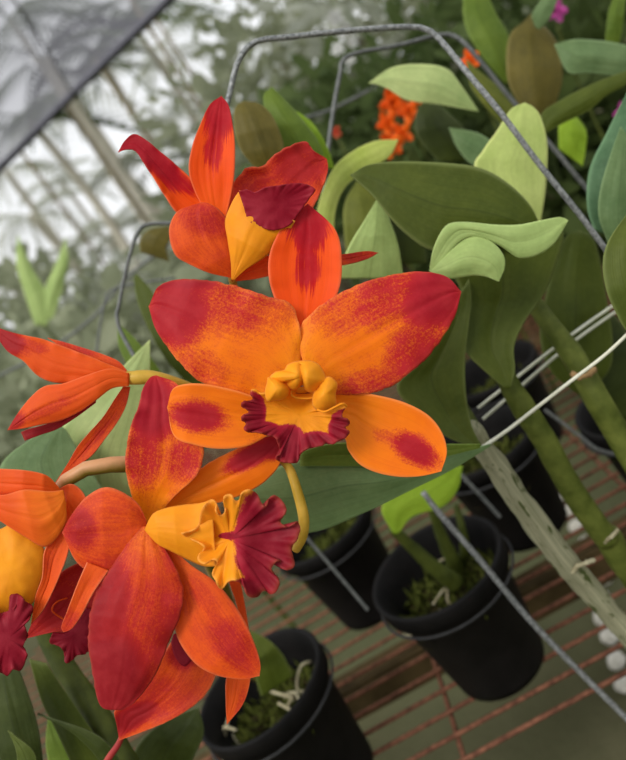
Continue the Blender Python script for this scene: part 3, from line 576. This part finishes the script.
tube('pseudobulb', K, [(338,225,.62),(322,190,.61),(305,150,.60),(290,105,.59)], [8,7,5,4], M_cane_dark, s1, bump=.1)
tube('pseudobulb', K, [(345,215,.63),(350,180,.62),(345,150,.61),(335,110,.61)], [5,5,4,3], M_cane_dark, s1, bump=.1)
leaf(K, [(228,160),(208,120),(225,90),(270,62),(346,44)], [(236,160),(262,130),(312,114),(338,84),(346,44)], .56, 'lime', s1, fold=-3)
s2 = thing('orchid_seedling', 'small shoots and curled pale roots growing in the bottom black pot', 'plant', bB+Vector((0, 0, PH*.62)))
leaf(D, [(440,640),(425,590),(425,560),(410,510)], [(500,600),(480,560),(450,530),(410,510)], .58, 'dark', s2, fold=-2)
for i in range(8):
    rr = random.Random(i+30)
    c = bB+Vector((rr.uniform(-.05, .05), rr.uniform(-.03, .05), PH*.66))
    pts = [c]
    for q in range(4): pts.append(pts[-1]+Vector((rr.gauss(0, .013), rr.gauss(0, .013), rr.uniform(-.003, .016))))
    tube_w('root', pts, .0013, M_root, s2, n=16, k=6)
for i in range(5):
    rr = random.Random(i+80)
    c = bA+Vector((rr.uniform(-.04, .04), rr.uniform(-.04, .04), PH*.64)); pts = [c]
    for q in range(3): pts.append(pts[-1]+Vector((rr.gauss(0, .01), rr.gauss(0, .01), rr.uniform(0, .01))))
    tube_w('root', pts, .0012, M_root, s1, n=12, k=6)

def stem_down(pl, px, py, d, z=None, r=.005, name='cane', mat=None, r0=None):
    a = P(px, py, d); z = BZ if z is None else z
    b = Vector((a.x+.02, a.y+.02, z))
    tube_w(name, [a, a.lerp(b, .35)+Vector((.01, 0, 0)), a.lerp(b, .7), b], [r*.5, r, r*1.2, r], mat or M_cane_dark, pl, n=24, k=10, bump=.08)
for a in [(p1,740,740,.52),(p2,700,720,.50),(p3,700,470,.42),(p4,640,60,.56),(p9,120,790,.40)]: stem_down(*a)
stem_down(p8, 40, 322, 1.2, BZ-.32)
# ------------------------------------------------------------------ ground, stones
t = NT('dimmed_mossy_concrete'); ob = t.n('ShaderNodeTexCoord').outputs['Object']
n1 = t.noise(5, ob, 5, .65); n2 = t.noise(40, ob, 4); n3 = t.noise(.6, ob, 3)
c = t.mix(t.ramp(n1, .35, .65), srgb(66, 62, 42), srgb(100, 94, 70)); c = t.mix(t.math('MULTIPLY', t.ramp(n2, .4, .7), .5), c, srgb(54, 54, 32))  # ground tones darkened in place of shade from foliage and roof
c = t.mix(t.ramp(n3, .45, .65), c, srgb(84, 86, 60))
M_ground = t.finish(c, .9, .1, 0, None, t.bump(n2, .5, .01))
g = mesh('ground', [(-30,-5,GZ),(30,-5,GZ),(30,60,GZ),(-30,60,GZ)], [(0,1,2,3)], M_ground, smooth=False); g['kind'] = 'structure'
sp = [(553,482),(559,496),(567,510),(576,526),(587,543),(597,561),(604,579),(602,598),(602,617),(609,636),(616,660),(624,684)]
for i, (x, y) in enumerate(sp):
    c = on_z(x, y, GZ+.006); rr = random.Random(i)
    bm = bmesh.new(); bmesh.ops.create_icosphere(bm, subdivisions=3, radius=1)
    for v in bm.verts:
        v.co *= 1+.22*noise.noise(v.co*1.3+Vector((i*5, 0, 0))); v.co = Vector((v.co.x*.013, v.co.y*.013, v.co.z*.011))
    vv = [v.co+c for v in bm.verts]; ff = [[q.index for q in p.verts] for p in bm.faces]; bm.free()
    o = mesh('white_stone', vv, ff, M_stone, None, origin=Vector((c.x, c.y, GZ)))
    tag(o, 'rounded whitish stone in the row edging the ground below the bench', 'stone', 'white edging stones under the bench')

# ------------------------------------------------------------------ background flowers
def small_flower(px, py, d, rpx, mat, label, cat='flower', group=None, seed=0):
    c = P(px, py, d); o = thing('orchid_flower', label, cat, c, group); rr = random.Random(seed)
    r = rpx*d/F
    ax = (CAM-c).normalized(); ax = (ax+Vector((rr.gauss(0, .25), rr.gauss(0, .25), rr.gauss(0, .2)))).normalized()
    u = ax.orthogonal().normalized(); w = ax.cross(u)
    for k in range(5):
        a = k*1.2566+rr.uniform(0, .4); dr = u*math.cos(a)+w*math.sin(a); sd = ax.cross(dr)
        v, f = [], []
        for i in range(7):
            t = i/6; hw = r*.34*math.sin(math.pi*(t*.9+.06))**.8
            for j in (-1, 0, 1): v.append(c+dr*r*t+sd*hw*j+ax*(r*.25*t*t+(.12*r if j else 0)))
        for i in range(6):
            for j in range(2): f.append((i*3+j, i*3+j+1, (i+1)*3+j+1, (i+1)*3+j))
        mesh('petal', v, f, mat, o, solid=.0008)
    v, f = [], []
    for i in range(6):
        for j in range(8):
            a = j*.785; q = r*.22*(1+.5*i/5); v.append(c+ax*r*.5*i/5+u*q*math.cos(a)+w*q*math.sin(a))
    for i in range(5):
        for j in range(8): f.append((i*8+j, i*8+(j+1) % 8, (i+1)*8+(j+1) % 8, (i+1)*8+j))
    mesh('lip', v, f, mat, o)
    if d < 1: b = Vector((c.x, c.y+.03, BZ)); tube_w('stem', [c+Vector((0, .01, 0)), c.lerp(b, .3)+Vector((0, .02, 0)), b], .0018, M_cane_dark, o, n=14, k=6)
for i, (x, y, r) in enumerate([(392,103,15),(408,112,13),(386,125,13),(390,144,14),(402,134,12)]):
    small_flower(x, y, .85, r, M_bgor, 'blurred bright orange orchid in the cluster under the thin hoop', group='orange flower cluster behind', seed=i)
small_flower(471, 60, .8, 11, M_bgor, 'single blurred orange orchid between the two wire hoops', seed=11)
small_flower(423, 96, .85, 8, M_bgor, 'small orange bud right of the blurred orange cluster', seed=12)
small_flower(556, 10, .9, 12, M_pink, 'blurred magenta orchid at the top edge', seed=13)
small_flower(624, 112, .7, 12, M_pink, 'blurred pink orchid at the right edge', seed=14)
small_flower(336, 132, .9, 6, simple('far_red', srgb(176,60,40), srgb(200,84,50), 60), 'small blurred red flower between the hoop legs', seed=15)
for i, (x, y, r) in enumerate([(335,18,9),(345,30,8),(338,50,8),(352,42,7),(350,60,6)]):
    small_flower(x, y, 1.6, r, M_white, 'blurred white flower in the foliage above the wire hoop', group='white flowers far behind', seed=20+i)

# ------------------------------------------------------------------ far foliage, palms, shade net
def fol(name, a, b, tr=.45):
    t = NT(name); ob = t.n('ShaderNodeTexCoord').outputs['Object']
    return t.finish(t.mix(t.ramp(t.noise(5, ob, 3), .3, .7), a, b), .7, .15, tr)
FM = [fol('haze_foliage', srgb(186,190,172), srgb(214,216,200)), fol('grey_foliage', srgb(146,154,122), srgb(182,186,156)), fol('green_foliage', srgb(78,96,52), srgb(112,128,76)), fol('hazed_palm_frond', srgb(150,156,136), srgb(188,190,172)), fol('shade_foliage', srgb(52,64,32), srgb(78,92,46))]  # distance haze is painted into the pale foliage and palm frond colours
M_trunk = simple('hazed_trunk', srgb(186,180,162), srgb(214,208,190), 6, .9, .1, 0, .3, .01)  # trunk colour paled to carry the same painted haze
M_trunk2 = simple('brown_trunk', srgb(96,88,68), srgb(124,114,90), 20, .9, .1, 0, .3, .01)
def shrub(c, rx, rz, n, ls, mat, label, seed, name='shrub', group=None):
    rr = random.Random(seed); base = Vector((c.x, c.y, GZ))
    o = thing(name, label, 'shrub', base, group)
    v, f = [], []
    for i in range(n):
        d = Vector((rr.gauss(0, 1), rr.gauss(0, 1), rr.gauss(0, 1))).normalized()*(rr.random()**.4)
        p = c+Vector((d.x*rx, d.y*rx, d.z*rz))
        a = (d+Vector((rr.gauss(0, .6), rr.gauss(0, .6), rr.gauss(.2, .6)))).normalized(); s = a.orthogonal().normalized(); s = (Matrix.Rotation(rr.uniform(0, 6.28), 3, a) @ s)
        l = ls*rr.uniform(.6, 1.4); w = l*rr.uniform(.14, .26); dn = Vector((0, 0, -l*.15))
        k = len(v); v += [p, p+a*l*.35+s*w, p+a*l*.75+s*w*.7+dn*.5, p+a*l+dn, p+a*l*.75-s*w*.7+dn*.5, p+a*l*.35-s*w]; f.append((k, k+1, k+2, k+3, k+4, k+5))
    mesh('foliage', v, f, mat, o, smooth=False)
    for q in range(3):
        e = c+Vector((rr.uniform(-.4, .4)*rx, rr.uniform(-.4, .4)*rx, 0))
        tube_w('stem', [base, base.lerp(e, .5)+Vector((rr.uniform(-.05, .05), 0, 0)), e], .012, M_trunk2, o, n=8, k=6)
# mid-distance shrubs filling the view behind the benches
SH = [(40,350,3.2,.45,.4,1,'low grey-green shrub at far left below the palms'),(130,330,3.6,.5,.35,0,'hazy shrub left of the topmost bloom'),
 (20,440,2.4,.35,.4,1,'dull green shrub behind the swept-back bloom'),(140,400,2.2,.4,.4,1,'dusty shrub in the gap under the left hoop'),
 (250,130,3.4,.5,.45,1,'soft green shrub behind the bronze leaves'),(300,40,3.0,.45,.5,1,'grey-green shrub above the thick wire hoop'),
 (390,10,2.6,.42,.45,0,'hazy shrub at the top centre edge'),(430,120,2.2,.4,.4,2,'green shrub behind the orange flower cluster'),
 (360,170,2.0,.3,.3,2,'green shrub behind the yellow-green leaves'),
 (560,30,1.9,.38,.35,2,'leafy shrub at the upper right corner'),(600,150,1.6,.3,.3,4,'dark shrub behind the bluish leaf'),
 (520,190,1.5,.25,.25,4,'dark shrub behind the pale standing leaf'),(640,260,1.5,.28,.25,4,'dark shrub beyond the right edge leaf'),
 (250,230,2.6,.4,.3,1,'soft shrub hidden behind the top bloom'),(480,20,2.6,.4,.4,1,'dull shrub beyond the bronze leaf')]
for i, (x, y, d, rx, rz, m, lb) in enumerate(SH):
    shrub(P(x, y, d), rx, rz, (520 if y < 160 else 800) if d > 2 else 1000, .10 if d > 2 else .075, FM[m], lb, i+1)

def palm(px, py, d, seed, label, tr=.05, fl=1.1, group='palm trees beyond the nursery', mat=3, nf=9):
    rr = random.Random(seed); c = P(px, py, d); base = Vector((c.x+rr.uniform(-.2, .2), c.y, GZ))
    o = thing('palm_tree', label, 'tree', base, group)
    tube_w('trunk', [base, base.lerp(c, .5)+Vector((rr.uniform(-.12, .12), 0, 0)), c], [tr*1.4, tr, tr*.8], M_trunk, o, n=16, k=10)
    v, f = [], []
    for q in range(nf):
        a = q*2.4+rr.uniform(-.2, .2); el = rr.uniform(-.2, 1.1); L = fl*rr.uniform(.8, 1.1)
        hd = Vector((math.cos(a), math.sin(a), 0)); sd = Vector((-math.sin(a), math.cos(a), 0)); prev = None
        for i in range(15):
            t = i/14; p = c+hd*L*t*math.cos(el*.6)+Vector((0, 0, L*(math.sin(el)*t-.75*t*t)))
            if i > 1:
                wl = L*.34*math.sin(math.pi*min(1, t*.9+.08))
                for s in (-1, 1):
                    k = len(v); e = p+sd*s*wl+hd*wl*.6+Vector((0, 0, -wl*.45)); w = hd*L*.028
                    v += [p-w, p+w, e]; f.append((k, k+1, k+2))
            if prev: 
                k = len(v); v += [prev-sd*.012, prev+sd*.012, p+sd*.008, p-sd*.008]; f.append((k, k+1, k+2, k+3))
            prev = p
    mesh('fronds', v, f, FM[mat], o, smooth=False)
PL = [(150,165,7),(70,255,8),(205,100,8),(118,165,9),(185,205,7.5),(240,60,9),(30,215,9),(95,50,6.5),(45,60,6),(30,120,6.5),(75,95,7.5),(130,20,7),(10,20,6),(160,60,9),(225,150,10),(110,235,10),(15,290,8),(265,90,8),(290,20,9),(170,120,11),(60,180,11),(5,170,10)]
for i, (x, y, d) in enumerate(PL):
    palm(x, y, d, i+50, 'palm tree with haze-paled trunk against the white sky beyond the nursery', fl=random.uniform(.75, 1.15), tr=random.uniform(.03, .07), mat=(2 if x+y < 160 else 3))
# slim posts of the shade house
rr = random.Random(5)
for i, (x, y, d) in enumerate([(62,100,4.2),(125,-10,5),(150,10,6),(20,150,6),(95,60,5.5)]):
    c = P(x, y, d)
    o = tube_w('shade_post', [Vector((c.x, c.y, GZ)), c], .016, M_trunk2, None, cat=False, k=10, origin=Vector((c.x, c.y, GZ)))
    tag(o, 'slim post of the shade house rising to the net among the palms', 'post', 'shade house posts')
# shade net overhead
NZ = P(100, 80, 4.2).z
e1, e2 = on_z(182, -12, NZ), on_z(-12, 180, NZ)
dv = (e2-e1); e1 = e1-dv*.25; e2 = e2+dv*.8
nv, nf, nuv = [], [], []
back = Vector((0, -3.4, .25))
NA, NB = 60, 24
for i in range(NA+1):
    for j in range(NB+1):
        p = e1.lerp(e2, i/NA)+back*(j/NB); sag = .06*math.sin(i*.5)*math.sin(j*.4)
        nv.append(p+Vector((0, 0, sag*(j/NB)))); nuv.append((i/NA, j/NB))
for i in range(NA):
    for j in range(NB): nf.append((i*(NB+1)+j, i*(NB+1)+j+1, (i+1)*(NB+1)+j+1, (i+1)*(NB+1)+j))
t = NT('grey_shade_cloth')
M_net = t.finish(srgb(150, 148, 158), .9, .1, .6, None, None, 0, alpha=.52)
nt = thing('shade_net', 'grey translucent shade net hanging overhead in the upper left corner', 'net', e1)
mesh('net_cloth', nv, nf, M_net, nt, uv=nuv)
tube_w('net_hem', [e1, e1.lerp(e2, .3)+Vector((0, 0, .01)), e1.lerp(e2, .6), e2], .028, simple('net_hem', srgb(56,56,62), srgb(78,78,84), 8, .9), nt, n=30, k=8)
for i, u in enumerate((.36, .62)):
    a = e1.lerp(e2, u)
    tube_w('net_wire', [a, a+back*.5+Vector((.1, 0, 0)), a+back], .006, M_wire_dark, nt, n=10, k=6)

# ------------------------------------------------------------------ light, world, camera
w = bpy.data.worlds.new('overcast'); sc.world = w; w.use_nodes = True; nt_ = w.node_tree; nt_.nodes.clear()
o = nt_.nodes.new('ShaderNodeOutputWorld'); b = nt_.nodes.new('ShaderNodeBackground')
tc = nt_.nodes.new('ShaderNodeTexCoord'); sx = nt_.nodes.new('ShaderNodeSeparateXYZ'); nt_.links.new(tc.outputs['Generated'], sx.inputs[0])
rp = nt_.nodes.new('ShaderNodeValToRGB'); nt_.links.new(sx.outputs[2], rp.inputs[0])
rp.color_ramp.elements[0].position = 0; rp.color_ramp.elements[0].color = (.25, .27, .22, 1)
rp.color_ramp.elements[1].position = .02; rp.color_ramp.elements[1].color = (.95, .96, .97, 1)
e = rp.color_ramp.elements.new(.8); e.color = (.86, .90, .95, 1)
nt_.links.new(rp.outputs[0], b.inputs[0]); b.inputs[1].default_value = 1.08; nt_.links.new(b.outputs[0], o.inputs[0])
sd = bpy.data.lights.new('soft_sun', 'SUN'); sd.energy = 2.1; sd.angle = math.radians(25); sd.color = (1, .96, .9)
so = bpy.data.objects.new('soft_sun', sd); col.objects.link(so); so.rotation_euler = Vector((-.45, -.55, 1)).to_track_quat('Z', 'Y').to_euler()

cd = bpy.data.cameras.new('camera'); co = bpy.data.objects.new('camera', cd); col.objects.link(co)
co.matrix_world = Matrix((( RV.x, UV_.x, -fw.x, CAM.x), (RV.y, UV_.y, -fw.y, CAM.y), (RV.z, UV_.z, -fw.z, CAM.z), (0, 0, 0, 1)))
cd.sensor_fit = 'VERTICAL'; cd.sensor_height = 24; cd.lens = 24*F/760
cd.clip_start = .01; cd.clip_end = 200
cd.dof.use_dof = True; cd.dof.focus_distance = .302; cd.dof.aperture_fstop = cd.lens/1000/.0040
sc.camera = co
sc.view_settings.view_transform = 'Standard'; sc.view_settings.look = 'None'; sc.view_settings.exposure = 0
sc.cycles.use_denoising = True; sc.cycles.max_bounces = 6; sc.cycles.transparent_max_bounces = 12
